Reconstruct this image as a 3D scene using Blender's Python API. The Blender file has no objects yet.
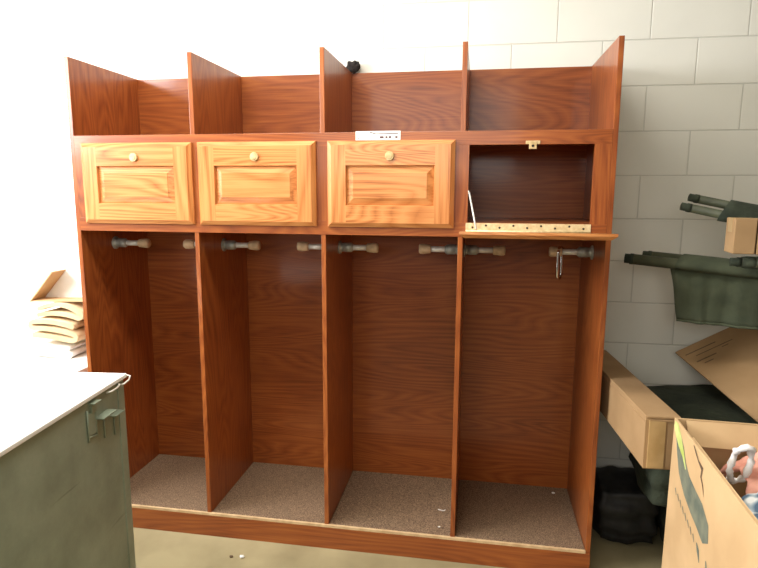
import bpy, bmesh, math, random
from mathutils import Vector, Matrix, noise
random.seed(7)
SC = bpy.context.scene
COL = SC.collection
PI = math.pi

# ---------------------------------------------------------------- camera, world, lights, exposure
cam_d = bpy.data.cameras.new('camera'); cam = bpy.data.objects.new('camera', cam_d); COL.objects.link(cam)
SC.camera = cam
cpos = Vector((1.709, -2.267, 1.548)); pitch, yaw, roll = -.1584, .1669, .0044
dv = Vector((-math.sin(yaw)*math.cos(pitch), math.cos(yaw)*math.cos(pitch), math.sin(pitch)))
rv = dv.cross(Vector((0, 0, 1))).normalized(); uv_ = rv.cross(dv)
r2 = rv*math.cos(roll) + uv_*math.sin(roll); u2 = -rv*math.sin(roll) + uv_*math.cos(roll)
cam.matrix_world = Matrix(((r2.x, u2.x, -dv.x, cpos.x), (r2.y, u2.y, -dv.y, cpos.y), (r2.z, u2.z, -dv.z, cpos.z), (0, 0, 0, 1)))
cam_d.sensor_width = 36; cam_d.lens = 581/758*36; cam_d.clip_start = .05

SC.view_settings.view_transform = 'Standard'; SC.view_settings.look = 'None'
SC.view_settings.gamma = 1; SC.view_settings.use_curve_mapping = False
SC.view_settings.exposure = 0.0

world = bpy.data.worlds.new('world'); SC.world = world; world.use_nodes = True
world.node_tree.nodes['Background'].inputs[0].default_value = (.85, .93, 1, 1)
world.node_tree.nodes['Background'].inputs[1].default_value = .05

def area(name, loc, target, sx, sy, power, color):
    l = bpy.data.lights.new(name, 'AREA'); l.shape = 'RECTANGLE'; l.size = sx; l.size_y = sy
    l.energy = power; l.color = color
    o = bpy.data.objects.new(name, l); COL.objects.link(o); o.location = loc
    o.rotation_euler = (Vector(target)-Vector(loc)).to_track_quat('-Z', 'Y').to_euler()
    return o
area('window_daylight', (-1.62, -1.3, 2.3), (0.9, -.7, 1.1), 1.9, 1.0, 180, (.98, .98, 1))
area('front_fill_light', (1.0, -4.5, 2.3), (2.3, .5, 1.4), 2.4, 1.2, 48, (1, .96, .88))  # added soft fill from behind the viewer, aimed at the right wall
area('overhead_fill_light', (.8, -.85, 2.95), (.8, -.85, 0), 1.6, .35, 50, (1, .97, .9))  # added overhead fill for door bevels and upper boards, no fixture

# ---------------------------------------------------------------- helpers
def link(o): COL.objects.link(o); return o
def to_obj(name, bm, mats, parent=None, loc=(0, 0, 0), rot=(0, 0, 0), smooth=False):
    me = bpy.data.meshes.new(name)
    bmesh.ops.recalc_face_normals(bm, faces=bm.faces)
    if smooth:
        for f in bm.faces: f.smooth = True
    bm.to_mesh(me); bm.free()
    if not isinstance(mats, (list, tuple)): mats = [mats]
    for m in mats: me.materials.append(m)
    o = bpy.data.objects.new(name, me); link(o); o.location = loc; o.rotation_euler = rot
    if parent: o.parent = parent
    return o
def tag(o, label=None, cat=None, group=None, kind=None):
    if label: o['label'] = label
    if cat: o['category'] = cat
    if group: o['group'] = group
    if kind: o['kind'] = kind
    return o
def thing(name, label, cat, loc=(0, 0, 0), rot=(0, 0, 0), group=None):
    o = bpy.data.objects.new(name, None); link(o); o.location = loc; o.rotation_euler = rot
    o.empty_display_size = .1
    return tag(o, label, cat, group)
def BM(): return bmesh.new()
def box(bm, x0, x1, y0, y1, z0, z1, mi=0, bev=0, M=None):
    g = bmesh.ops.create_cube(bm, size=1)
    vs = g['verts']
    for v in vs:
        v.co = Vector((x0+(v.co.x+.5)*(x1-x0), y0+(v.co.y+.5)*(y1-y0), z0+(v.co.z+.5)*(z1-z0)))
    fs = set(f for v in vs for f in v.link_faces)
    for f in fs: f.material_index = mi
    if bev:
        es = set(e for v in vs for e in v.link_edges)
        r = bmesh.ops.bevel(bm, geom=list(es), offset=bev, segments=2, affect='EDGES', profile=.5)
        vs = list(set(v for f in r['faces'] for v in f.verts) | set(v for v in vs if v.is_valid))
        for v in vs:
            for f in v.link_faces: f.material_index = mi
    if M is not None:
        for v in vs: v.co = M @ v.co
def frame_of(d):
    d = d.normalized(); a = Vector((0, 0, 1)) if abs(d.z) < .9 else Vector((1, 0, 0))
    x = d.cross(a).normalized(); return x, x.cross(d)
def tube(bm, pts, rad, n=16, mi=0, cap=True, closed=False):
    pts = [Vector(p) for p in pts]
    if not isinstance(rad, (list, tuple)): rad = [rad]*len(pts)
    rings = []; N = len(pts)
    for i, p in enumerate(pts):
        if closed: d = pts[(i+1) % N]-pts[i-1]
        else: d = pts[min(i+1, N-1)]-pts[max(i-1, 0)]
        x, y = frame_of(d)
        rings.append([bm.verts.new(p+(x*math.cos(2*PI*k/n)+y*math.sin(2*PI*k/n))*rad[i]) for k in range(n)])
    rr = list(zip(rings, rings[1:])) + ([(rings[-1], rings[0])] if closed else [])
    for a, b in rr:
        for k in range(n):
            f = bm.faces.new((a[k], a[(k+1) % n], b[(k+1) % n], b[k])); f.material_index = mi; f.smooth = True
    if cap and not closed:
        for r in (rings[0], rings[-1]):
            f = bm.faces.new(r); f.material_index = mi
def rings_surface(bm, secs, closed_sec=True, caps=True, mi=0, smooth=True):
    rs = [[bm.verts.new(p) for p in s] for s in secs]
    n = len(rs[0])
    for a, b in zip(rs, rs[1:]):
        for k in range(n if closed_sec else n-1):
            f = bm.faces.new((a[k], a[(k+1) % n], b[(k+1) % n], b[k])); f.material_index = mi; f.smooth = smooth
    if caps and closed_sec:
        for r in (rs[0], rs[-1]): bm.faces.new(r).material_index = mi
def lathe(bm, prof, origin, axis, n=24, mi=0):
    """prof: (distance along axis, radius)"""
    tube(bm, [Vector(origin)+Vector(axis)*a for a, r in prof], [max(r, .0002) for a, r in prof], n, mi)

# ---------------------------------------------------------------- materials
def mat(name):
    m = bpy.data.materials.new(name); m.use_nodes = True
    nt = m.node_tree; return m, nt, nt.nodes['Principled BSDF']
def N(nt, t, **kw):
    n = nt.nodes.new(t)
    for k, v in kw.items(): setattr(n, k, v)
    return n
def L(nt, a, b): nt.links.new(a, b)
def ramp(nt, stops, fac):
    r = N(nt, 'ShaderNodeValToRGB'); e = r.color_ramp.elements
    while len(e) < len(stops): e.new(.5)
    for el, (p, c) in zip(e, stops): el.position = p; el.color = (*c, 1)
    L(nt, fac, r.inputs[0]); return r
def coords(nt, scale, rnd=True, rot=(0, 0, 0)):
    tc = N(nt, 'ShaderNodeTexCoord'); mp = N(nt, 'ShaderNodeMapping'); mp.inputs['Scale'].default_value = scale
    mp.inputs['Rotation'].default_value = rot
    L(nt, tc.outputs['Object'], mp.inputs[0])
    if rnd:
        oi = N(nt, 'ShaderNodeObjectInfo'); mu = N(nt, 'ShaderNodeMath', operation='MULTIPLY'); mu.inputs[1].default_value = 37
        L(nt, oi.outputs['Random'], mu.inputs[0]); ad = N(nt, 'ShaderNodeVectorMath', operation='ADD')
        L(nt, mp.outputs[0], ad.inputs[0]); L(nt, mu.outputs[0], ad.inputs[1]); return ad.outputs[0]
    return mp.outputs[0]
def wood(name, axis, dark, mid, light, rough=.36, coat=.28, rings=12, contrast=1):
    """axis = grain direction 0/1/2"""
    m, nt, p = mat(name)
    s = [9, 9, 9]; s[axis] = 1.1
    c = coords(nt, s)
    n1 = N(nt, 'ShaderNodeTexNoise'); n1.inputs['Scale'].default_value = .55; n1.inputs['Detail'].default_value = 1.5; n1.inputs['Distortion'].default_value = .3
    L(nt, c, n1.inputs['Vector'])
    mu = N(nt, 'ShaderNodeMath', operation='MULTIPLY'); mu.inputs[1].default_value = rings*2.2; L(nt, n1.outputs[0], mu.inputs[0])
    pp = N(nt, 'ShaderNodeMath', operation='PINGPONG'); pp.inputs[1].default_value = .5; L(nt, mu.outputs[0], pp.inputs[0])
    s2 = [160, 160, 160]; s2[axis] = 5
    n2 = N(nt, 'ShaderNodeTexNoise'); n2.inputs['Scale'].default_value = 1; n2.inputs['Detail'].default_value = 3
    L(nt, coords(nt, s2), n2.inputs['Vector'])
    n3 = N(nt, 'ShaderNodeTexNoise'); n3.inputs['Scale'].default_value = 3.2; n3.inputs['Detail'].default_value = 2
    L(nt, coords(nt, (1, 1, 1)), n3.inputs['Vector'])
    a = N(nt, 'ShaderNodeMath', operation='MULTIPLY_ADD'); a.inputs[1].default_value = .7*contrast; L(nt, pp.outputs[0], a.inputs[0])
    b = N(nt, 'ShaderNodeMath', operation='MULTIPLY_ADD'); b.inputs[1].default_value = .75*contrast; b.inputs[2].default_value = -.22*contrast+.18*(1-contrast); L(nt, n2.outputs[0], b.inputs[0])
    d = N(nt, 'ShaderNodeMath', operation='MULTIPLY_ADD'); d.inputs[1].default_value = .45; L(nt, n3.outputs[0], d.inputs[0]); L(nt, b.outputs[0], d.inputs[2])
    L(nt, d.outputs[0], a.inputs[2])
    r = ramp(nt, [(.12, dark), (.42, mid), (.8, light)], a.outputs[0])
    L(nt, r.outputs[0], p.inputs['Base Color'])
    p.inputs['Roughness'].default_value = rough; p.inputs['Coat Weight'].default_value = coat; p.inputs['Coat Roughness'].default_value = .12; p.inputs['Specular IOR Level'].default_value = .35
    bp = N(nt, 'ShaderNodeBump'); bp.inputs['Strength'].default_value = .12; bp.inputs['Distance'].default_value = .001
    L(nt, n2.outputs[0], bp.inputs['Height']); L(nt, bp.outputs[0], p.inputs['Normal'])
    return m
def noisy(name, c1, c2, scale=12, rough=.8, bump=.2, stretch=(1, 1, 1), metal=0, detail=4, lo=.35, hi=.65, dist=.002, bscale=None, coat=0):
    m, nt, p = mat(name)
    n = N(nt, 'ShaderNodeTexNoise'); n.inputs['Scale'].default_value = scale; n.inputs['Detail'].default_value = detail
    L(nt, coords(nt, stretch), n.inputs['Vector'])
    r = ramp(nt, [(lo, c1), (hi, c2)], n.outputs[0]); L(nt, r.outputs[0], p.inputs['Base Color'])
    p.inputs['Roughness'].default_value = rough; p.inputs['Metallic'].default_value = metal; p.inputs['Coat Weight'].default_value = coat
    if bump:
        h = n
        if bscale:
            h = N(nt, 'ShaderNodeTexNoise'); h.inputs['Scale'].default_value = bscale; h.inputs['Detail'].default_value = 3
            L(nt, coords(nt, stretch), h.inputs['Vector'])
        bp = N(nt, 'ShaderNodeBump'); bp.inputs['Strength'].default_value = bump; bp.inputs['Distance'].default_value = dist
        L(nt, h.outputs[0], bp.inputs['Height']); L(nt, bp.outputs[0], p.inputs['Normal'])
    return m

RED = ((.12, .026, .006), (.26, .064, .014), (.40, .12, .026))
wood_x = wood('red_stained_oak_across', 0, *RED, contrast=.65)
wood_y = wood('red_stained_oak_deep', 1, *RED)
wood_z = wood('red_stained_oak_upright', 2, *RED, contrast=.7)
OAK = ((.24, .062, .012), (.50, .175, .045), (.64, .27, .085))
oak_x = wood('honey_oak_across', 0, *OAK, rough=.34, rings=14, contrast=1.25)
oak_z = wood('honey_oak_upright', 2, *OAK, rough=.34, rings=6, contrast=1.2)
nosing_m = noisy('pale_wood_edge', (.55, .36, .19), (.70, .50, .28), 30, .6, 0)
brass = noisy('dull_brass', (.50, .36, .16), (.66, .50, .26), 60, .45, .1, metal=.25)
pale_brass = noisy('pale_brass_hinge', (.62, .50, .26), (.80, .68, .40), 60, .45, .1, metal=.25)
steel = noisy('dull_galvanised_steel', (.26, .28, .25), (.46, .47, .43), 40, .4, .15, metal=.35)
steel_lt = noisy('pale_zinc_pipe', (.62, .60, .54), (.76, .74, .68), 40, .35, .1, metal=.2)
chrome = noisy('chrome', (.7, .7, .7), (.8, .8, .8), 10, .1, 0, metal=1)
rubber = noisy('tan_rubber', (.46, .32, .19), (.60, .44, .27), 50, .7, .2)
hole = noisy('dark_hole', (.02, .015, .01), (.035, .03, .02), 20, .9, 0)
carpet_m = noisy('brown_speckled_carpet', (.075, .042, .022), (.37, .245, .145), 260, .95, 1, detail=5, lo=.36, hi=.66, dist=.004)
card = noisy('corrugated_cardboard', (.44, .27, .125), (.52, .33, .16), 5, .85, .12, bscale=70)
card2 = noisy('pale_cardboard', (.52, .34, .17), (.62, .42, .22), 5, .85, .12, bscale=60)
card_dk = noisy('brown_cardboard', (.33, .20, .09), (.40, .25, .12), 5, .85, .12, bscale=60)
ink = noisy('brown_ink', (.10, .06, .03), (.14, .09, .05), 40, .9, 0)
tape = noisy('packing_tape', (.42, .27, .11), (.50, .33, .15), 20, .3, .1, coat=.6)
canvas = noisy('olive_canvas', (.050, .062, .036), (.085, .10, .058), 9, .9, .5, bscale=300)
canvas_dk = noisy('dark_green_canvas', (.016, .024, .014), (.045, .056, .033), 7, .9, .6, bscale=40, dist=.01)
olive = noisy('olive_painted_wood', (.055, .062, .034), (.09, .10, .055), 14, .6, .2)
black = noisy('black_rubber', (.008, .008, .008), (.02, .02, .02), 30, .6, .2)
blackfuzz = noisy('black_fleece', (.006, .005, .005), (.03, .022, .018), 90, .95, 1, dist=.01)
whitem = noisy('white_laminate', (.80, .80, .77), (.86, .86, .83), 4, .45, .05)
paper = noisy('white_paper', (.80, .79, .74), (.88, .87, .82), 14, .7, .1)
kraft = noisy('kraft_paper', (.55, .40, .22), (.66, .50, .30), 8, .75, .2)
pinkm = noisy('pink_cloth', (.72, .30, .22), (.80, .40, .30), 20, .9, .5, bscale=120)
lace = noisy('white_lace', (.75, .70, .66), (.88, .86, .84), 60, .9, .8)

def wall_mat():
    m, nt, p = mat('painted_concrete_block')
    tc = N(nt, 'ShaderNodeTexCoord'); sp = N(nt, 'ShaderNodeSeparateXYZ'); L(nt, tc.outputs['Object'], sp.inputs[0])
    ax = N(nt, 'ShaderNodeMath', operation='ADD'); ax.inputs[1].default_value = -2.419+.388*20; L(nt, sp.outputs[0], ax.inputs[0])
    az = N(nt, 'ShaderNodeMath', operation='ADD'); az.inputs[1].default_value = -.082+.1925*20; L(nt, sp.outputs[2], az.inputs[0])
    # 20 rows shift keeps parity
    cb = N(nt, 'ShaderNodeCombineXYZ'); L(nt, ax.outputs[0], cb.inputs[0]); L(nt, az.outputs[0], cb.inputs[1])
    br = N(nt, 'ShaderNodeTexBrick'); br.offset = .5; br.offset_frequency = 2
    br.inputs['Scale'].default_value = 1; br.inputs['Brick Width'].default_value = .388; br.inputs['Row Height'].default_value = .1925
    br.inputs['Mortar Size'].default_value = .0035; br.inputs['Mortar Smooth'].default_value = .6; br.inputs['Bias'].default_value = 0
    L(nt, cb.outputs[0], br.inputs['Vector'])
    n = N(nt, 'ShaderNodeTexNoise'); n.inputs['Scale'].default_value = 2.2; n.inputs['Detail'].default_value = 4; L(nt, tc.outputs['Object'], n.inputs['Vector'])
    r = ramp(nt, [(.3, (.78, .77, .69)), (.7, (.84, .83, .75))], n.outputs[0])
    mx = N(nt, 'ShaderNodeMixRGB'); L(nt, br.outputs['Fac'], mx.inputs[0]); L(nt, r.outputs[0], mx.inputs[1]); mx.inputs[2].default_value = (.64, .63, .56, 1)
    L(nt, mx.outputs[0], p.inputs['Base Color']); p.inputs['Roughness'].default_value = .5
    inv = N(nt, 'ShaderNodeMath', operation='SUBTRACT'); inv.inputs[0].default_value = 1; L(nt, br.outputs['Fac'], inv.inputs[1])
    n2 = N(nt, 'ShaderNodeTexNoise'); n2.inputs['Scale'].default_value = 45; n2.inputs['Detail'].default_value = 4; L(nt, tc.outputs['Object'], n2.inputs['Vector'])
    ad = N(nt, 'ShaderNodeMath', operation='MULTIPLY_ADD'); ad.inputs[1].default_value = .12; L(nt, n2.outputs[0], ad.inputs[0]); L(nt, inv.outputs[0], ad.inputs[2])
    bp = N(nt, 'ShaderNodeBump'); bp.inputs['Strength'].default_value = .55; bp.inputs['Distance'].default_value = .004
    L(nt, ad.outputs[0], bp.inputs['Height']); L(nt, bp.outputs[0], p.inputs['Normal'])
    return m
wallm = wall_mat()
plaster_low_bounce = noisy('low_bounce_plaster', (.16, .15, .12), (.22, .21, .17), 2, .8, .05)  # unseen right and front walls darkened to cut bounced light
plaster = noisy('painted_plaster', (.70, .69, .64), (.76, .75, .70), 2, .7, .05)
floorm = noisy('worn_beige_floor', (.26, .22, .12), (.41, .35, .20), 3.2, .45, .08, detail=8, lo=.3, hi=.62)

def grey_metal():
    m, nt, p = mat('worn_grey_green_metal')
    n = N(nt, 'ShaderNodeTexNoise'); n.inputs['Scale'].default_value = 5; n.inputs['Detail'].default_value = 8; n.inputs['Roughness'].default_value = .65
    L(nt, coords(nt, (1, 1, 1), False), n.inputs['Vector'])
    r = ramp(nt, [(.3, (.20, .245, .18)), (.7, (.33, .39, .30))], n.outputs[0])
    w = N(nt, 'ShaderNodeTexNoise'); w.inputs['Scale'].default_value = 1; w.inputs['Detail'].default_value = 2
    L(nt, coords(nt, (2, 2, 38), False, rot=(.75, 0, 0)), w.inputs['Vector'])
    s = ramp(nt, [(.27, (.5, .5, .45)), (.33, (1, 1, 1))], w.outputs[0])
    mx = N(nt, 'ShaderNodeMixRGB', blend_type='MULTIPLY'); mx.inputs[0].default_value = .7; L(nt, r.outputs[0], mx.inputs[1]); L(nt, s.outputs[0], mx.inputs[2])
    L(nt, mx.outputs[0], p.inputs['Base Color']); p.inputs['Roughness'].default_value = .42; p.inputs['Metallic'].default_value = .1
    return m
greym = grey_metal()
def plaid():
    m, nt, p = mat('blue_plaid_cloth')
    tc = N(nt, 'ShaderNodeTexCoord')
    outs = []
    for rot, sc in (((0, 0, .5), 16), ((0, .0, .5+PI/2), 16), ((0, .8, .2), 8)):
        mp = N(nt, 'ShaderNodeMapping'); mp.inputs['Rotation'].default_value = rot; L(nt, tc.outputs['Object'], mp.inputs[0])
        w = N(nt, 'ShaderNodeTexWave'); w.inputs['Scale'].default_value = sc/2; w.inputs['Distortion'].default_value = .6; L(nt, mp.outputs[0], w.inputs['Vector']); outs.append(w.outputs['Fac'])
    a = N(nt, 'ShaderNodeMath', operation='ADD'); L(nt, outs[0], a.inputs[0]); L(nt, outs[1], a.inputs[1])
    b = N(nt, 'ShaderNodeMath', operation='MULTIPLY'); b.inputs[1].default_value = .5; L(nt, a.outputs[0], b.inputs[0])
    r = ramp(nt, [(.25, (.10, .17, .26)), (.5, (.38, .48, .55)), (.72, (.82, .84, .84))], b.outputs[0])
    L(nt, r.outputs[0], p.inputs['Base Color']); p.inputs['Roughness'].default_value = .9
    return m
plaidm = plaid()

# ---------------------------------------------------------------- room
X0, X1, Y0, Y1, H = -1.75, 4.4, -5.0, .53, 3.0
def struct(name, bm, m, parent=None):
    o = to_obj(name, bm, m, parent)
    if not parent: o['kind'] = 'structure'
    return o
b = BM(); box(b, X0-.1, X1+.1, Y0-.1, Y1+.15, -.1, 0); struct('floor', b, floorm)
b = BM(); box(b, X0-.1, X1+.1, Y0-.1, Y1+.15, H, H+.1); struct('ceiling', b, plaster)
b = BM(); box(b, X0-.1, X1+.1, Y1, Y1+.15, 0, H); struct('wall_back', b, wallm)
b = BM(); box(b, X1, X1+.1, Y0, Y1, 0, H); struct('wall_right', b, plaster_low_bounce)
b = BM()   # left wall with the window opening
wy0, wy1, wz0, wz1 = -2.3, -.3, 1.75, 2.85
box(b, X0-.1, X0, Y0, wy0, 0, H); box(b, X0-.1, X0, wy1, Y1, 0, H)
box(b, X0-.1, X0, wy0, wy1, 0, wz0); box(b, X0-.1, X0, wy0, wy1, wz1, H); struct('wall_left', b, plaster)
b = BM()
for y0, y1 in ((wy0, wy0+.05), (wy1-.05, wy1), ((wy0+wy1)/2-.02, (wy0+wy1)/2+.02)): box(b, X0-.08, X0-.02, y0, y1, wz0, wz1)
for z0, z1 in ((wz0, wz0+.05), (wz1-.05, wz1)): box(b, X0-.08, X0-.02, wy0, wy1, z0, z1)
struct('window_1', b, whitem)
b = BM()   # wall behind the viewer with a wide opening added for the fill light
box(b, X0-.1, -1.1, Y0-.1, Y0, 0, H); box(b, 1.7, X1+.1, Y0-.1, Y0, 0, H); box(b, -1.1, 1.7, Y0-.1, Y0, 2.9, H); struct('wall_front', b, plaster_low_bounce)

# ---------------------------------------------------------------- the locker
W, D, T = 2.2, .512, .019
ZT, ZS, ZO, ZB = 2.0925, 1.773, 1.375, .1115
PX = [i*(W-T)/4 for i in range(5)]
lk = thing('locker_cabinet', 'large red-stained wooden locker cabinet with four open bays against the block wall', 'locker', (W/2, D/2, 0))
OFF = Vector((-W/2, -D/2, 0))
def lpart(name, bm, m, label=None, **kw):
    bmesh.ops.translate(bm, verts=bm.verts, vec=OFF)
    o = to_obj(name, bm, m, lk, **kw)
    if label: o['label'] = label
    return o
for i in (0, 4):
    b = BM(); box(b, PX[i], PX[i]+T, 0, D, 0, ZT, bev=.0015); lpart('side_panel', b, wood_z)
for i in (1, 2, 3):
    b = BM(); box(b, PX[i], PX[i]+T, .001, D-.008, .1, ZT, bev=.0015); lpart('divider', b, wood_z)
b = BM(); box(b, T, W-T, D-.008, D, .05, ZT-.002); lpart('back_panel', b, wood_x)
b = BM(); box(b, T, W-T, .012, D-.008, ZS-.019, ZS-.0005); lpart('top_shelf', b, wood_x)
b = BM(); box(b, T, W-T, .012, D-.008, 1.405, 1.43); lpart('compartment_floor', b, wood_x)
b = BM(); box(b, T, W-T, .012, D-.008, .085, .105); lpart('base_shelf', b, wood_x)
# face frame: rails and stiles
b = BM()
box(b, T, W-T, -.001, .018, 1.7215, ZS, 0, .001); box(b, T, W-T, -.001, .018, ZO, 1.43, 0, .001)
for i in range(5):
    c = PX[i]+T/2
    x0, x1 = (T, .077) if i == 0 else (W-.077, W-T) if i == 4 else (c-.025, c+.025)
    if i == 3: x0, x1 = c-.05, 1.670
    if i == 4: x0 = 2.122
    box(b, x0, x1, -.0005, .018, 1.4295, 1.722, 1)
lpart('face_frame', b, [wood_x, wood_z])
b = BM(); box(b, 0, W, -.004, .012, 0, .1, bev=.0015); lpart('base_board', b, wood_x)
for i in range(4):
    b = BM(); box(b, PX[i]+T+.001, PX[i+1]-.001, .006, D-.009, .105, .114, bev=.002); lpart('carpet_liner', b, carpet_m, 'brown speckled carpet piece')
b = BM(); box(b, T, W-T, -.0045, .006, .1, .1125, bev=.001); lpart('nosing_strip', b, nosing_m, 'pale wooden edge strip')

# doors
DW, DH, DT = .497, .333, .021
def ring(bm, r0, y0, r1, y1, mi):
    def c(r, y): return [(r[0], y, r[2]), (r[1], y, r[2]), (r[1], y, r[3]), (r[0], y, r[3])]
    a = [bm.verts.new(p) for p in c(r0, y0)]; q = [bm.verts.new(p) for p in c(r1, y1)]
    for k in range(4):
        f = bm.faces.new((a[k], a[(k+1) % 4], q[(k+1) % 4], q[k])); f.material_index = mi[k]
def quad(bm, r, y, mi):
    f = bm.faces.new([bm.verts.new(p) for p in ((r[0], y, r[2]), (r[1], y, r[2]), (r[1], y, r[3]), (r[0], y, r[3]))]); f.material_index = mi
def make_door():
    h = DW/2; b = BM(); mi = (0, 1, 0, 1)
    O = (-h, h, 0, DH); I = (-h+.017, h-.017, .017, DH-.017); P = (-h+.075, h-.075, .083, DH-.094)
    quad(b, O, 0, 0); ring(b, O, 0, O, -.009, mi); ring(b, O, -.009, I, -DT, mi)
    quad(b, (I[0], P[0], I[2], I[3]), -DT, 1); quad(b, (P[1], I[1], I[2], I[3]), -DT, 1)
    quad(b, (P[0], P[1], I[2], P[2]), -DT, 0); quad(b, (P[0], P[1], P[3], I[3]), -DT, 0)
    P2 = (P[0]+.004, P[1]-.004, P[2]+.004, P[3]-.004)
    ring(b, P, -DT, P2, -.010, mi); quad(b, P2, -.0095, 0)
    bmesh.ops.remove_doubles(b, verts=b.verts, dist=.00005)
    d = to_obj('door', b, [oak_x, oak_z]); d['label'] = 'honey oak drop door with raised panel'
    b = BM(); F = (P[0]+.030, P[1]-.030, P[2]+.030, P[3]-.030)
    Q = (P2[0]+.0005, P2[1]-.0005, P2[2]+.0005, P2[3]-.0005)
    quad(b, Q, -.008, 0); ring(b, Q, -.008, Q, -.0105, (0, 0, 0, 0)); ring(b, Q, -.0105, (F[0]-.001, F[1]+.001, F[2]-.001, F[3]+.001), -.0185, (0, 0, 0, 0))
    ring(b, (F[0]-.001, F[1]+.001, F[2]-.001, F[3]+.001), -.0185, F, -.0198, (0, 0, 0, 0)); quad(b, F, -.0198, 0)
    bmesh.ops.remove_doubles(b, verts=b.verts, dist=.00005)
    to_obj('raised_panel', b, oak_x, d)
    b = BM(); lathe(b, [(0, .0175), (.006, .0175), (.0085, .016), (.009, .012), (.0085, .011), (.0105, .010), (.011, .0002)], (0, -DT, .273), (0, -1, 0), 28)
    k = to_obj('lock', b, brass, d); k.data.polygons.foreach_set('use_smooth', [False]*len(k.data.polygons)); k['label'] = 'round brass cylinder lock'
    return d
proto = make_door(); proto.parent = lk
dxs = [.3035, .8265, 1.370, 1.8985]
for i, x in enumerate(dxs):
    if i == 0: d = proto
    else:
        d = proto.copy(); link(d); d.parent = lk
        for ch in proto.children:
            if i == 3 and ch.name.startswith('lock'): continue
            c = ch.copy(); link(c); c.parent = d
    if i < 3: d.location = Vector((x, -.0015, 1.408))+OFF
    else:
        d.location = Vector((x, -.006, 1.3965))+OFF; d.rotation_euler = (math.radians(86.3), 0, 0)
        d['label'] = 'honey oak drop door hanging open'
# brass piano hinge leaf below the open compartment, strike plate, stay
b = BM(); box(b, 1.664, 2.124, -.0035, -.001, 1.3985, 1.4295)
tube(b, [(1.664, -.0055, 1.3985), (2.124, -.0055, 1.3985)], .0035, 10)
for k in range(9):
    x = 1.69+k*.051; lathe(b, [(0, .0042), (.0012, .003)], (x, -.0035, 1.4155+(.005 if k % 2 else -.003)), (0, -1, 0), 10, 1)
lpart('piano_hinge', b, [pale_brass, hole], 'pale brass hinge strip with screws')
b = BM(); box(b, 1.876, 1.928, -.004, .012, 1.722, 1.735, bev=.001); box(b, 1.888, 1.916, -.006, -.002, 1.7045, 1.733, bev=.001)
lathe(b, [(0, .005), (.001, .004)], (1.902, -.006, 1.716), (0, -1, 0), 12, 1)
lpart('strike_plate', b, [brass, hole], 'brass strike plate')
b = BM(); tube(b, [(1.674, -.004, 1.546), (1.705, -.12, 1.412)], .0035, 8); lathe(b, [(0, .007), (.004, .006)], (1.67, -.004, 1.546), (1, 0, 0), 12)
lpart('stay_arm', b, steel_lt, 'thin pale stay arm of the open door')
# auction tag stuck on the top rail
b = BM(); box(b, 1.233, 1.408, -.0022, -.001, 1.7425, 1.7765)
st = lpart('sticker', b, paper, 'white paper sticker with print')
b = BM()
def dmark(x0, x1, z0, z1, mi): box(b, x0, x1, -.0027, -.0022, z0, z1, mi)
f = b.faces.new([b.verts.new(p) for p in ((1.285, -.0027, 1.767), (1.292, -.0027, 1.7735), (1.312, -.0027, 1.767), (1.400, -.0027, 1.7685), (1.400, -.0027, 1.7655), (1.309, -.0027, 1.7645), (1.294, -.0027, 1.770))]); f.material_index = 0
for k in range(7): dmark(1.242+k*.009, 1.248+k*.009, 1.7525, 1.757, 1)
for k in range(3): dmark(1.241, 1.247, 1.748+k*.0, 1.7505, 2)
for x0, x1 in ((1.328, 1.343), (1.350, 1.358), (1.363, 1.372), (1.388, 1.397)): dmark(x0, x1, 1.749, 1.757, 0)
bmesh.ops.translate(b, verts=b.verts, vec=OFF)
to_obj('print', b, [noisy('dark_print', (.08, .04, .05), (.14, .08, .08), 30, .8, 0), noisy('blue_print', (.3, .3, .6), (.4, .4, .7), 30, .8, 0), noisy('red_print', (.6, .1, .1), (.7, .15, .15), 30, .8, 0)], st)
# clothes hooks: flange, pipe, rubber tip
def make_hook():
    b = BM(); lathe(b, [(.030, .0125), (.132, .0125)], (0, 0, 0), (1, 0, 0), 18)
    h = to_obj('coat_hook', b, steel_lt); h['label'] = 'pipe coat hook with tan rubber tip'
    b = BM(); lathe(b, [(0, .030), (.005, .030), (.006, .021), (.018, .019), (.020, .0215), (.052, .0215), (.056, .018), (.062, .0145)], (0, 0, 0), (1, 0, 0), 20)
    for a in range(4): lathe(b, [(0, .004), (.0025, .003)], (.005, .025*math.cos(a*PI/2+.78), .025*math.sin(a*PI/2+.78)), (1, 0, 0), 8)
    to_obj('flange', b, steel, h)
    b = BM(); lathe(b, [(0, .016), (.003, .019), (.016, .0205), (.034, .0225), (.046, .0215), (.051, .018), (.053, .0002)], (.122, 0, 0), (1, 0, 0), 20)
    to_obj('tip', b, rubber, h)['label'] = 'tan rubber tip'
    return h
hk = None
for i in range(4):
    for side in (0, 1):
        x = PX[i]+T if side == 0 else PX[i+1]
        if hk is None: hk = make_hook(); h = hk; h.parent = lk
        else:
            h = hk.copy(); link(h); h.parent = lk
            for ch in hk.children:
                c = ch.copy(); link(c); c.parent = h
        h.location = Vector((x, .238, 1.302))+OFF; h.rotation_euler = (0, 0, PI*side)
# chrome ring hanging on the last hook
b = BM(); pts = []
rr, hh = .019, .046
for k in range(10): a = PI*k/9; pts.append((rr*math.cos(a), 0, hh+rr*math.sin(a)))
for k in range(10): a = PI+PI*k/9; pts.append((rr*math.cos(a), 0, -hh+rr*math.sin(a)))
tube(b, pts, .0068, 10, closed=True)
o = to_obj('metal_loop', b, chrome, None, (2.052, .238, 1.302+.0125+.0055-.019-.046), (0, .0, PI/2-.55), True)
tag(o, 'long chrome wire loop hanging from the right hook of the far right bay', 'loop')

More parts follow.
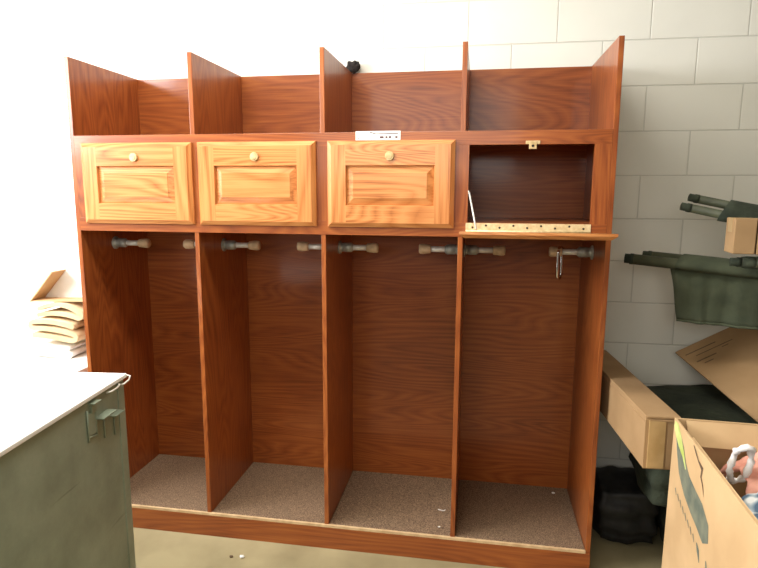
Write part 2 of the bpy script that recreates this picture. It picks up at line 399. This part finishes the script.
# small things on and in the locker
def lump(name, c, r, m, seed=0, amp=.35, freq=2.2, sub=3, parent=None):
    b = BM(); bmesh.ops.create_icosphere(b, subdivisions=sub, radius=1)
    for v in b.verts:
        n = 1+amp*noise.noise(v.co*freq+Vector((seed*7.3, seed, 0)))
        v.co = Vector((v.co.x*r[0]*n, v.co.y*r[1]*n, v.co.z*r[2]*n))
    return to_obj(name, b, m, parent, c, smooth=True)
o = lump('fleece_scrap', (1.118, .498, ZT+.024), (.030, .022, .027), blackfuzz, 3, .5)
tag(o, 'small black fuzzy scrap on top of the locker back behind the middle divider', 'scrap')
b = BM(); tube(b, [Vector((.016*math.cos(a), .009*math.sin(a), .003+.002*math.sin(a*2))) for a in [PI+.1+k*.28 for k in range(11)]], .0022, 6)
o = to_obj('plastic_scrap', b, paper, None, (1.588, .20, .1145), (0, 0, .2)); tag(o, 'curled white plastic scrap on the carpet of the third bay', 'scrap')
def crumb(c, s, lab, m=paper):
    b = BM(); bmesh.ops.create_icosphere(b, subdivisions=1, radius=1)
    for v in b.verts: n = 1+.5*noise.noise(v.co*3+Vector(c)*9); v.co = Vector((v.co.x*s*n, v.co.y*s*.7*n, v.co.z*s*.45*n))
    zm = min(v.co.z for v in b.verts)
    tag(to_obj('paper_crumb', b, m, None, (c[0], c[1], c[2]-zm)), lab, 'paper scrap')
crumb((1.585, .06, .114), .006, 'tiny white crumb beside the third bay divider at the carpet front')
crumb((2.108, .44, .114), .010, 'tiny pale crumb in the back right corner of the last bay carpet')
crumb((.76, -.13, 0), .013, 'small pale paper crumb on the floor before the locker base')
crumb((.715, -.135, 0), .010, 'small dark crumb on the floor left of the pale one', ink)

# ---------------------------------------------------------------- grey metal cabinet, front left
GZ = .93; GR = math.radians(5.7)
gl, gd = 1.25, .95          # length to the left, depth to the viewer
gc = thing('metal_cabinet', 'grey-green scratched metal cabinet with a top whitened for glare in the left foreground', 'cabinet', (.543, -.523, 0), (0, 0, GR))
b = BM(); box(b, -gl+.01, -.012, -gd+.01, -.012, .06, GZ-.012, bev=.004); to_obj('body', b, greym, gc)
b = BM(); box(b, -gl+.04, -.04, -gd+.04, -.04, 0, .06); to_obj('plinth', b, black, gc)
b = BM(); box(b, -gl, 0, -gd, 0, GZ-.014, GZ, bev=.003); to_obj('top', b, whitem, gc)['label'] = 'metal top coloured white for glare'  # white colour stands in for daylight blowing out the grey top
b = BM(); box(b, -.035, -.0095, -.0145, -.010, .065, GZ-.014, bev=.001); box(b, -.0125, -.009, -.05, -.011, .065, GZ-.014, bev=.001); to_obj('corner_trim', b, greym, gc)
# latch hardware on the right face
b = BM(); box(b, -.013, .010, -.222, -.182, .900, .904, bev=.001); box(b, -.013, -.005, -.214, -.190, .868, .901); box(b, -.013, -.008, -.232, -.190, .80, .872, bev=.001)
for y in (-.236, -.190): tube(b, [(-.008, y, .885), (-.008, y, .785)], .0025, 6)
tube(b, [(-.008, -.236, .80), (-.008, -.190, .79)], .0025, 6)
to_obj('latch', b, [greym], gc)
b = BM(); box(b, -.013, .020, -.195, -.115, .842, .846, bev=.001); tube(b, [(-.009, -.145, .842), (-.009, -.145, .760)], .0022, 6); to_obj('bracket', b, greym, gc)
b = BM(); box(b, -.013, .014, -.112, -.055, .818, .821, bev=.001); tube(b, [(-.009, -.085, .818), (-.009, -.085, .745)], .0022, 6); to_obj('bracket', b, greym, gc)
b = BM(); tube(b, [(-.008, -.125, .904), (.006, -.118, .906), (.010, -.09, .908), (.004, -.06, .910), (-.008, -.052, .911)], .0028, 8); to_obj('wire_handle', b, steel_lt, gc)
b = BM(); tube(b, [(.002, -.01, GZ-.004), (.012, -.004, GZ-.008), (.014, -.018, GZ-.018), (.006, -.035, GZ-.026), (-.006, -.045, GZ-.028)], .003, 8); to_obj('wire_loop', b, steel_lt, gc)

# ---------------------------------------------------------------- table and bundles at the far left
t = thing('side_table', 'white table at far left between the locker and the left wall', 'table', (-.66, .19, 0))
b = BM(); box(b, -.6, .6, -.3, .3, .705, .735, bev=.003); to_obj('tabletop', b, whitem, t)
for sx in (-1, 1):
    for sy in (-1, 1):
        b = BM(); box(b, sx*.56-.02, sx*.56+.02, sy*.26-.02, sy*.26+.02, 0, .705); to_obj('leg', b, whitem, t)
def fold_bundle(name, n, w, th, c, rot, m, label, cat, grp=None, depth=.30, bulge=0):
    """a sheet folded n times: zig-zag profile with rounded folds"""
    pts = []
    for k in range(n):
        z = k*th
        xs = [-w/2+w*j/10 for j in range(11)]
        if k % 2: xs = xs[::-1]
        for x in xs: pts.append(Vector((x, 0, z+bulge*(1-(2*x/w)**2)*(k+1)/n)))
        if k < n-1:
            xe = xs[-1]; s = 1 if xe > 0 else -1
            for a in (-50, -20, 20, 50):
                a = math.radians(a); pts.append(Vector((xe+s*th/2*math.cos(a)*1.3, 0, z+th/2+th/2*math.sin(a))))
    b = BM(); hth = th*.32; up = []; dn = []
    for i, p in enumerate(pts):
        d = (pts[min(i+1, len(pts)-1)]-pts[max(i-1, 0)]); nrm = Vector((-d.z, 0, d.x)).normalized()
        up.append(p+nrm*hth); dn.append(p-nrm*hth)
    sec = up+dn[::-1]
    M = Matrix.Rotation(rot[1], 3, 'Y')
    zmin = min((M @ p).z for p in sec)
    secs = [[M @ Vector((p.x+.006*math.sin(9*y+p.z*30), y, p.z)) for p in sec] for y in (-depth/2, -depth/4, 0, depth/4, depth/2)]
    rs = [[b.verts.new(p) for p in s] for s in secs]; nn = len(sec)
    for a, q in zip(rs, rs[1:]):
        for k in range(nn):
            f = b.faces.new((a[k], a[(k+1) % nn], q[(k+1) % nn], q[k])); f.smooth = True
    hn = len(up)
    for r in (rs[0], rs[-1]):
        for k in range(hn-1): b.faces.new((r[k], r[k+1], r[nn-2-k], r[nn-1-k]))
    o = to_obj(name, b, m, None, (c[0], c[1], c[2]-zmin), (0, 0, rot[2]))
    tag(o, label, cat, grp); return o
fold_bundle('folded_sheet', 3, .20, .020, (-.345, .32, .736), (0, .08, .1), paper, 'flat folded white sheet at the bottom of the bundle beside the locker', 'sheet')
fold_bundle('folded_blanket', 3, .20, .034, (-.31, .32, .815), (0, .12, .05), kraft, 'tan folded blanket with open folds in the middle of the bundle', 'blanket', bulge=.01)
fold_bundle('kraft_wrap', 2, .22, .030, (-.28, .33, .925), (0, .04, 0), kraft, 'brown curved kraft wrap on top of the folded blanket', 'wrapping', depth=.28, bulge=.03)
# tilted open carton on top of the bundle
ct = thing('tilted_carton', 'tan open carton tilted on top of the folded bundle left of the locker', 'box', (-.435, .20, 1.006), (0, -.0, 0))
b = BM()
M = Matrix.Rotation(math.radians(-48), 3, 'Y')
box(b, 0, .20, 0, .10, 0, .006, M=M.to_4x4()); to_obj('side_wall', b, card2, ct)
M = Matrix.Rotation(math.radians(-2), 3, 'Y')
b = BM(); box(b, .004, .36, .004, .10, 0, .006, M=M.to_4x4()); to_obj('bottom', b, card2, ct)
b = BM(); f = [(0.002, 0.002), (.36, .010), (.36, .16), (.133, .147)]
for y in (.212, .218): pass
rings_surface(b, [[Vector((x, y, z)) for x, z in f] for y in (.094, .100)], smooth=False); to_obj('end_wall', b, paper, ct)  # white instead of cardboard: blown-out light put into the colour

# ---------------------------------------------------------------- right side
# long carton pointing into the room
dl = Vector((-.0437, .99, -.034)).normalized()
yawl = math.atan2(-dl.x, dl.y); pl = math.asin(dl.z)
lc = thing('long_carton', 'long narrow cardboard carton lying beside the locker, end towards the viewer', 'box', (2.306, -.405, .677), (pl, 0, yawl))
b = BM(); w2, hh = .053, .174
box(b, -w2, w2, 0, .905, 0, hh, bev=.002); to_obj('body', b, card_dk, lc)
b = BM(); box(b, -w2-.001, w2+.001, -.0025, .0, .0, hh-.012, bev=.001); box(b, w2-.040, w2-.002, -.0045, -.0025, .01, hh-.01); to_obj('end_flap', b, card_dk, lc)
b = BM(); box(b, -w2+.010, w2-.045, -.0062, -.0025, .004, hh-.012, bev=.001); to_obj('tape_strip', b, tape, lc)
b = BM(); box(b, -w2-.0012, -w2+.004, -.001, .905, hh-.022, hh-.019); box(b, -w2+.012, w2-.012, -.0066, -.0025, hh-.015, hh-.011)
box(b, -w2+.004, w2-.004, -.004, .0, hh-.006, hh-.001); to_obj('seam', b, card_dk, lc)

# stacked dark green canvas bundles behind it
def bundle(c, s, seed, label, rz=0):
    b = BM(); bmesh.ops.create_cube(b, size=2); bmesh.ops.subdivide_edges(b, edges=b.edges, cuts=11, use_grid_fill=True)
    for v in b.verts:
        p = v.co.copy(); q = Vector([math.copysign(abs(t)**1.0, t) for t in p])
        k = max(abs(p.x), abs(p.y), abs(p.z)); r = p.normalized()*1.25
        q = p*.82+r*.18*k
        co = Vector((q.x*s[0], q.y*s[1], q.z*s[2]))
        n = noise.noise(co*7+Vector((seed*5, 0, 0)))*.022+noise.noise(co*19+Vector((0, seed*3, 0)))*.010
        n += .009*math.sin(co.z*70+seed) * (1 if abs(p.z) < .95 else 0)
        co += p.normalized()*n
        v.co = co
    zm = min(v.co.z for v in b.verts)
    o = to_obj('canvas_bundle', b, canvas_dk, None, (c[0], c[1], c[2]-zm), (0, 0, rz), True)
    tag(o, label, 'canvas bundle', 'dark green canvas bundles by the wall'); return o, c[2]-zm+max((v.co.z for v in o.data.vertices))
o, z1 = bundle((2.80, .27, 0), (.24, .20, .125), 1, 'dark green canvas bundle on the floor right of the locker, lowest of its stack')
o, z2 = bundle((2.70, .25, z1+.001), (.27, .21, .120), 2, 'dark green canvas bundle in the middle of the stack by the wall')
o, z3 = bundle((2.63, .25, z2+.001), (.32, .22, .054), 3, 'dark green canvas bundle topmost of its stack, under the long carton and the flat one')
bundle((2.40, .36, 0), (.12, .13, .12), 5, 'added small black bundle standing in for shade on the floor against the wall next to the locker')[0].data.materials[0] = black  # added and blackened to stand for the deep shade beside the locker
print('BUNDLES', z1, z2, z3)
# flattened big carton lying on the bundles
A = Vector((2.602, .45, .84)); ux = Vector((.2547, .045, .128)).normalized(); vy = Vector((.150, -.45, -.109)); vy = (vy-ux*vy.dot(ux)).normalized(); nz = ux.cross(-vy).normalized()
if nz.z < 0: nz = -nz
fl = thing('flattened_carton', 'large flattened cardboard carton sloping on the dark canvas stack', 'cardboard', A)
Mb = Matrix((ux, vy, nz)).transposed().to_4x4()
b = BM(); box(b, 0, .46, 0, .56, -.008, 0, bev=.001, M=Mb); to_obj('upper_sheet', b, card_dk, fl)
b = BM(); box(b, .012, .45, .01, .545, -.020, -.012, M=Mb); box(b, .012, .03, .01, .545, -.014, -.006, M=Mb); to_obj('lower_sheet', b, card_dk, fl)
b = BM()
for x0, x1, y0, y1 in ((.02, .16, .045, .050), (.05, .22, .075, .079), (.03, .12, .11, .115), (.16, .19, .09, .094), (.05, .09, .135, .139)):
    box(b, x0, x1, y0, y1, .0002, .0006, M=Mb)
to_obj('printed_lines', b, ink, fl)

# big carton, right foreground
BZ = .88; KK = .955
def kz(z): return 1.548-KK*(1.548-z)
def kp(x, y, z): return (1.709+KK*(x-1.709), -2.267+KK*(y+2.267), kz(z))
bc = thing('large_carton', 'large open cardboard carton with a sprayed mark in the right foreground', 'box', (*kp(2.34, -.395, 0)[:2], 0), (0, 0, math.radians(-2.3)))
bw, bd, th = .60, .77, .006
b = BM(); box(b, 0, th, -bd, 0, 0, BZ, bev=.001); to_obj('side_wall', b, card2, bc)
b = BM(); box(b, bw-th, bw, -bd, 0, 0, BZ, bev=.001); to_obj('side_wall', b, card2, bc)
b = BM(); box(b, th, bw-th, -th, 0, 0, BZ, bev=.001); to_obj('end_wall', b, card2, bc)
b = BM(); box(b, th, bw-th, -bd, -bd+th, 0, BZ, bev=.001); to_obj('end_wall', b, card2, bc)
b = BM(); box(b, th, bw-th, -bd+th, -th, 0, th); to_obj('bottom', b, card2, bc)
b = BM()   # inner flap folded down against the far wall
rings_surface(b, [[Vector((x, -.008-o, z)) for o, z in ((0, BZ-.004), (.004, BZ-.002), (.050, BZ-.062), (.045, BZ-.064))] for x in (.03, bw-.03)], smooth=False)
to_obj('flap', b, card2, bc)
b = BM()   # inner flap of the near side wall, leaning in
rings_surface(b, [[Vector((th+.001+o, y, z)) for o, z in ((0, BZ-.003), (.004, BZ-.001), (.028, BZ-.12), (.023, BZ-.12))] for y in (-.14, -bd+.03)], smooth=False)
to_obj('flap', b, card2, bc)
def face_strip(pts, widths, name, m, x=-.0006):
    """flat mark on the carton's left face: pts (y, z)"""
    b = BM(); rows = []
    for i, (y, z) in enumerate(pts):
        a = pts[max(i-1, 0)]; c = pts[min(i+1, len(pts)-1)]
        d = Vector((0, c[0]-a[0], c[1]-a[1])).normalized(); n = Vector((0, -d.z, d.y))*widths[i]/2
        p = Vector((x, y*KK, kz(z))); n = n*KK; rows.append((b.verts.new(p+n), b.verts.new(p-n)))
    for r0, r1 in zip(rows, rows[1:]): b.faces.new((r0[0], r0[1], r1[1], r1[0]))
    return to_obj(name, b, m, bc)
MARKS = []
spray = noisy('grey_green_spray', (.11, .13, .10), (.19, .20, .14), 25, .8, 0)
mark_y = noisy('yellow_green_mark', (.42, .50, .10), (.60, .66, .25), 25, .8, 0)
CARTON_FACE = (face_strip, spray, mark_y)
FS = [(-.050, .815, .03), (-.085, .775, .05), (-.115, .735, .055), (-.165, .705, .055), (-.225, .690, .058), (-.285, .680, .06), (-.330, .660, .055), (-.345, .635, .03)]
face_strip([(y, z) for y, z, w in FS], [w*1.45 for y, z, w in FS], 'spray_mark', spray)['label'] = 'grey-green sprayed stroke'
face_strip([(-.010, .835), (-.035, .825), (-.075, .800), (-.115, .775), (-.145, .745)], [.02, .045, .04, .02, .006], 'edge_mark', mark_y, -.0009)['label'] = 'yellow-green edge strip'  # thin yellow-green strip near the upper corner of the face
tear = [(-.195, .843), (-.215, .832), (-.240, .818), (-.275, .810), (-.270, .785), (-.290, .768), (-.303, .745)]
face_strip(tear, [.004, .009, .006, .018, .009, .007, .001], 'tear', ink, -.001)['label'] = 'dark jagged tear'
for k in range(8):
    y, z = -.070-.026*k, .648-.006*k
    face_strip([(y, z), (y-.012, z-.018)], [.008, .004], 'lettering', spray, -.0008)
face_strip([(-.285, .60), (-.300, .585), (-.315, .560)], [.006, .02, .004], 'lettering', spray, -.0008)
face_strip([(-.36, .595), (-.370, .575), (-.380, .55)], [.006, .016, .004], 'lettering', spray, -.0008)

# clothes in the carton
def cloth_heap(name, c, r, m, seed, label, cat, amp=.3):
    b = BM(); n = 36; grid = []
    for i in range(n+1):
        row = []
        for j in range(n+1):
            u = -1+2*i/n; v = -1+2*j/n
            d = math.sqrt(u*u+v*v)/1.42
            p = Vector((u*r[0], v*r[1], 0))
            z = r[2]*(1-d**2.2)+amp*r[2]*noise.noise(Vector((u*2.2+seed, v*2.2, seed)))+amp*.35*r[2]*noise.noise(Vector((u*7+seed, v*7, seed)))
            p += Vector((noise.noise(Vector((u*3, v*3, seed+4)))*.02, noise.noise(Vector((u*3, v*3, seed+9)))*.02, z))
            row.append(b.verts.new(p))
        grid.append(row)
    for i in range(n):
        for j in range(n): b.faces.new((grid[i][j], grid[i+1][j], grid[i+1][j+1], grid[i][j+1])).smooth = True
    o = to_obj(name, b, m, None, kp(*c)); o.scale = (KK, KK, KK); md = o.modifiers.new('thickness', 'SOLIDIFY'); md.thickness = .012; md.offset = -1
    return tag(o, label, cat)
cloth_heap('white_cloth', (2.62, -.78, .52), (.24, .33, .13), paper, 1, 'white cloth filling the large carton beneath the other clothes', 'cloth')
cloth_heap('pink_garment', (2.62, -.56, .70), (.16, .10, .125), pinkm, 2, 'pink garment in the large open carton, nearest its far wall', 'clothing', .2)
cloth_heap('plaid_garment', (2.535, -.83, .70), (.16, .155, .125), plaidm, 3, 'blue and white plaid garment at the near edge of the large carton', 'clothing', .35)
b = BM(); pts = []
for k in range(28):
    a = 2*PI*k/28
    pts.append(Vector((.024*math.cos(a)+.003*math.sin(5*a), .010*math.sin(3*a)-.02*math.sin(a), .062*math.sin(a)+.003*math.cos(7*a))))
tube(b, pts, [.0085+.0025*math.sin(k*2.4) for k in range(28)], 10, closed=True)
o = to_obj('lace_trim', b, lace, None, kp(2.452, -.60, .80), (0, .1, .0)); o.scale = (KK, KK, KK); tag(o, 'white ruffled lace loop standing up between the pink and plaid garments', 'lace trim')

# stack of cartons just out of view that carries the cots
def carton(name, c, s, m, label, rz=0):
    t = thing(name, label, 'box', c, (0, 0, rz))
    b = BM(); box(b, -s[0]/2, s[0]/2, -s[1]/2, s[1]/2, 0, s[2], bev=.003); to_obj('body', b, m, t)
    b = BM(); box(b, -s[0]/2-.0008, s[0]/2+.0008, -.025, .025, s[2]-.05, s[2]+.001); to_obj('tape_strip', b, tape, t)
    return t
carton('tall_carton', (3.55, .18, 0), (.60, .62, 1.155), card_dk, 'tall cardboard carton at far right under the canvas cots')

# cots
def cot(name, p0, p1, sep, label, z_canvas, cstart, r=.0175, lag=.05, seed=0, canvas_m=canvas, wrap=.012, drape_end=9):
    """two poles from p0 to p1 with the canvas folded over and hanging"""
    p0, p1 = Vector(p0), Vector(p1); d = (p1-p0).normalized(); side = Vector(sep)
    t = thing(name, label, 'camp cot', p0)
    for k in (0, 1):
        a = side*k+d*lag*k
        b = BM(); tube(b, [a+d*.028, p1-p0+side*k], r, 18); po = to_obj('pole', b, olive, t)
        b = BM(); lathe(b, [(0, r*.7), (.001, r*.92), (.02, r*.92), (.022, r*1.05), (.035, r*1.05)], a, d, 18); to_obj('pole_end', b, canvas_dk, po)
    # canvas sleeve round both poles
    L_ = (p1-p0).length; b = BM(); secs = []
    mid = side/2; rx = side.length/2+r+wrap; x, y = frame_of(d)
    sd = side.normalized()
    for i in range(25):
        cs = cstart+(.05 if z_canvas and drape_end > .6 else 0); s = cs+(L_-cs-.03)*i/24; sec = []
        for k in range(20):
            a = 2*PI*k/20; q = sd*math.cos(a)*rx+(d.cross(sd)).normalized()*math.sin(a)*(r+wrap*.6)
            q *= 1+.08*noise.noise(Vector((s*9, math.cos(a)*2, math.sin(a)*2+seed)))
            sec.append(mid+d*s+q)
        secs.append(sec)
    rings_surface(b, secs); to_obj('canvas_sleeve', b, canvas_m, t)
    if z_canvas:
        b = BM(); rows = []
        for i in range(40):
            s = cstart+.004+(min(L_-.046, drape_end)-cstart-.004)*i/39; col = []
            for j in range(14):
                w = j/13
                q = mid+d*s*(1)+Vector((.050*w*(1 if i < 8 else 1)*max(0, 1-i/8.), 0, 0))+Vector((0, -.012-.016*math.sin(w*3)+.010*w*math.sin(s*38+seed)+.006*math.sin(s*90), 0))
                top = mid.z+d.z*s; zb = z_canvas-p0.z+.06*s+.012*math.sin(s*6+seed)*w
                q.z = top+(zb-top)*w
                q.y += .02*noise.noise(Vector((s*5, w*2, seed)))
                col.append(b.verts.new(q))
            rows.append(col)
        for a_, b_ in zip(rows, rows[1:]):
            for j in range(13): b.faces.new((a_[j], b_[j], b_[j+1], a_[j+1])).smooth = True
        o = to_obj('canvas_drape', b, canvas_m, t); md = o.modifiers.new('thickness', 'SOLIDIFY'); md.thickness = .008; md.offset = 0
        for zz in (.006,):
            b = BM(); tube(b, [Vector((v.co)) for v in [r_ for r_ in o.data.vertices][13::14]], .006, 8); to_obj('hem', b, canvas_m, o)
    return t
cot('folding_cot', (2.315, .27, 1.278), (3.55, -.12, 1.195), (.036, .05, .012), 'folded olive canvas cot jutting towards the locker, its canvas hanging down, lowest of the cots', 1.01, .150, r=.0215, lag=.045, seed=1, drape_end=.93)
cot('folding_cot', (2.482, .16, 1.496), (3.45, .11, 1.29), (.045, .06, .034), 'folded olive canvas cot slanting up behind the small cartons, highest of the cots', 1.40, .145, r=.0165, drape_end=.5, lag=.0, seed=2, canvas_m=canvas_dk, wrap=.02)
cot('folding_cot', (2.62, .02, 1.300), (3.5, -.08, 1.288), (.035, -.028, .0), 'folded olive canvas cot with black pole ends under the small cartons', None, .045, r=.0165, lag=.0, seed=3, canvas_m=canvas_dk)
# small cartons on the cots
carton('small_carton', (2.642, .01, 1.334), (.070, .10, .125), card_dk, 'small tan carton on the cots, left of the pair', -.1)
carton('small_carton', (2.722, .002, 1.333), (.080, .10, .125), card_dk, 'small tan carton on the cots, right of the pair', -.1)
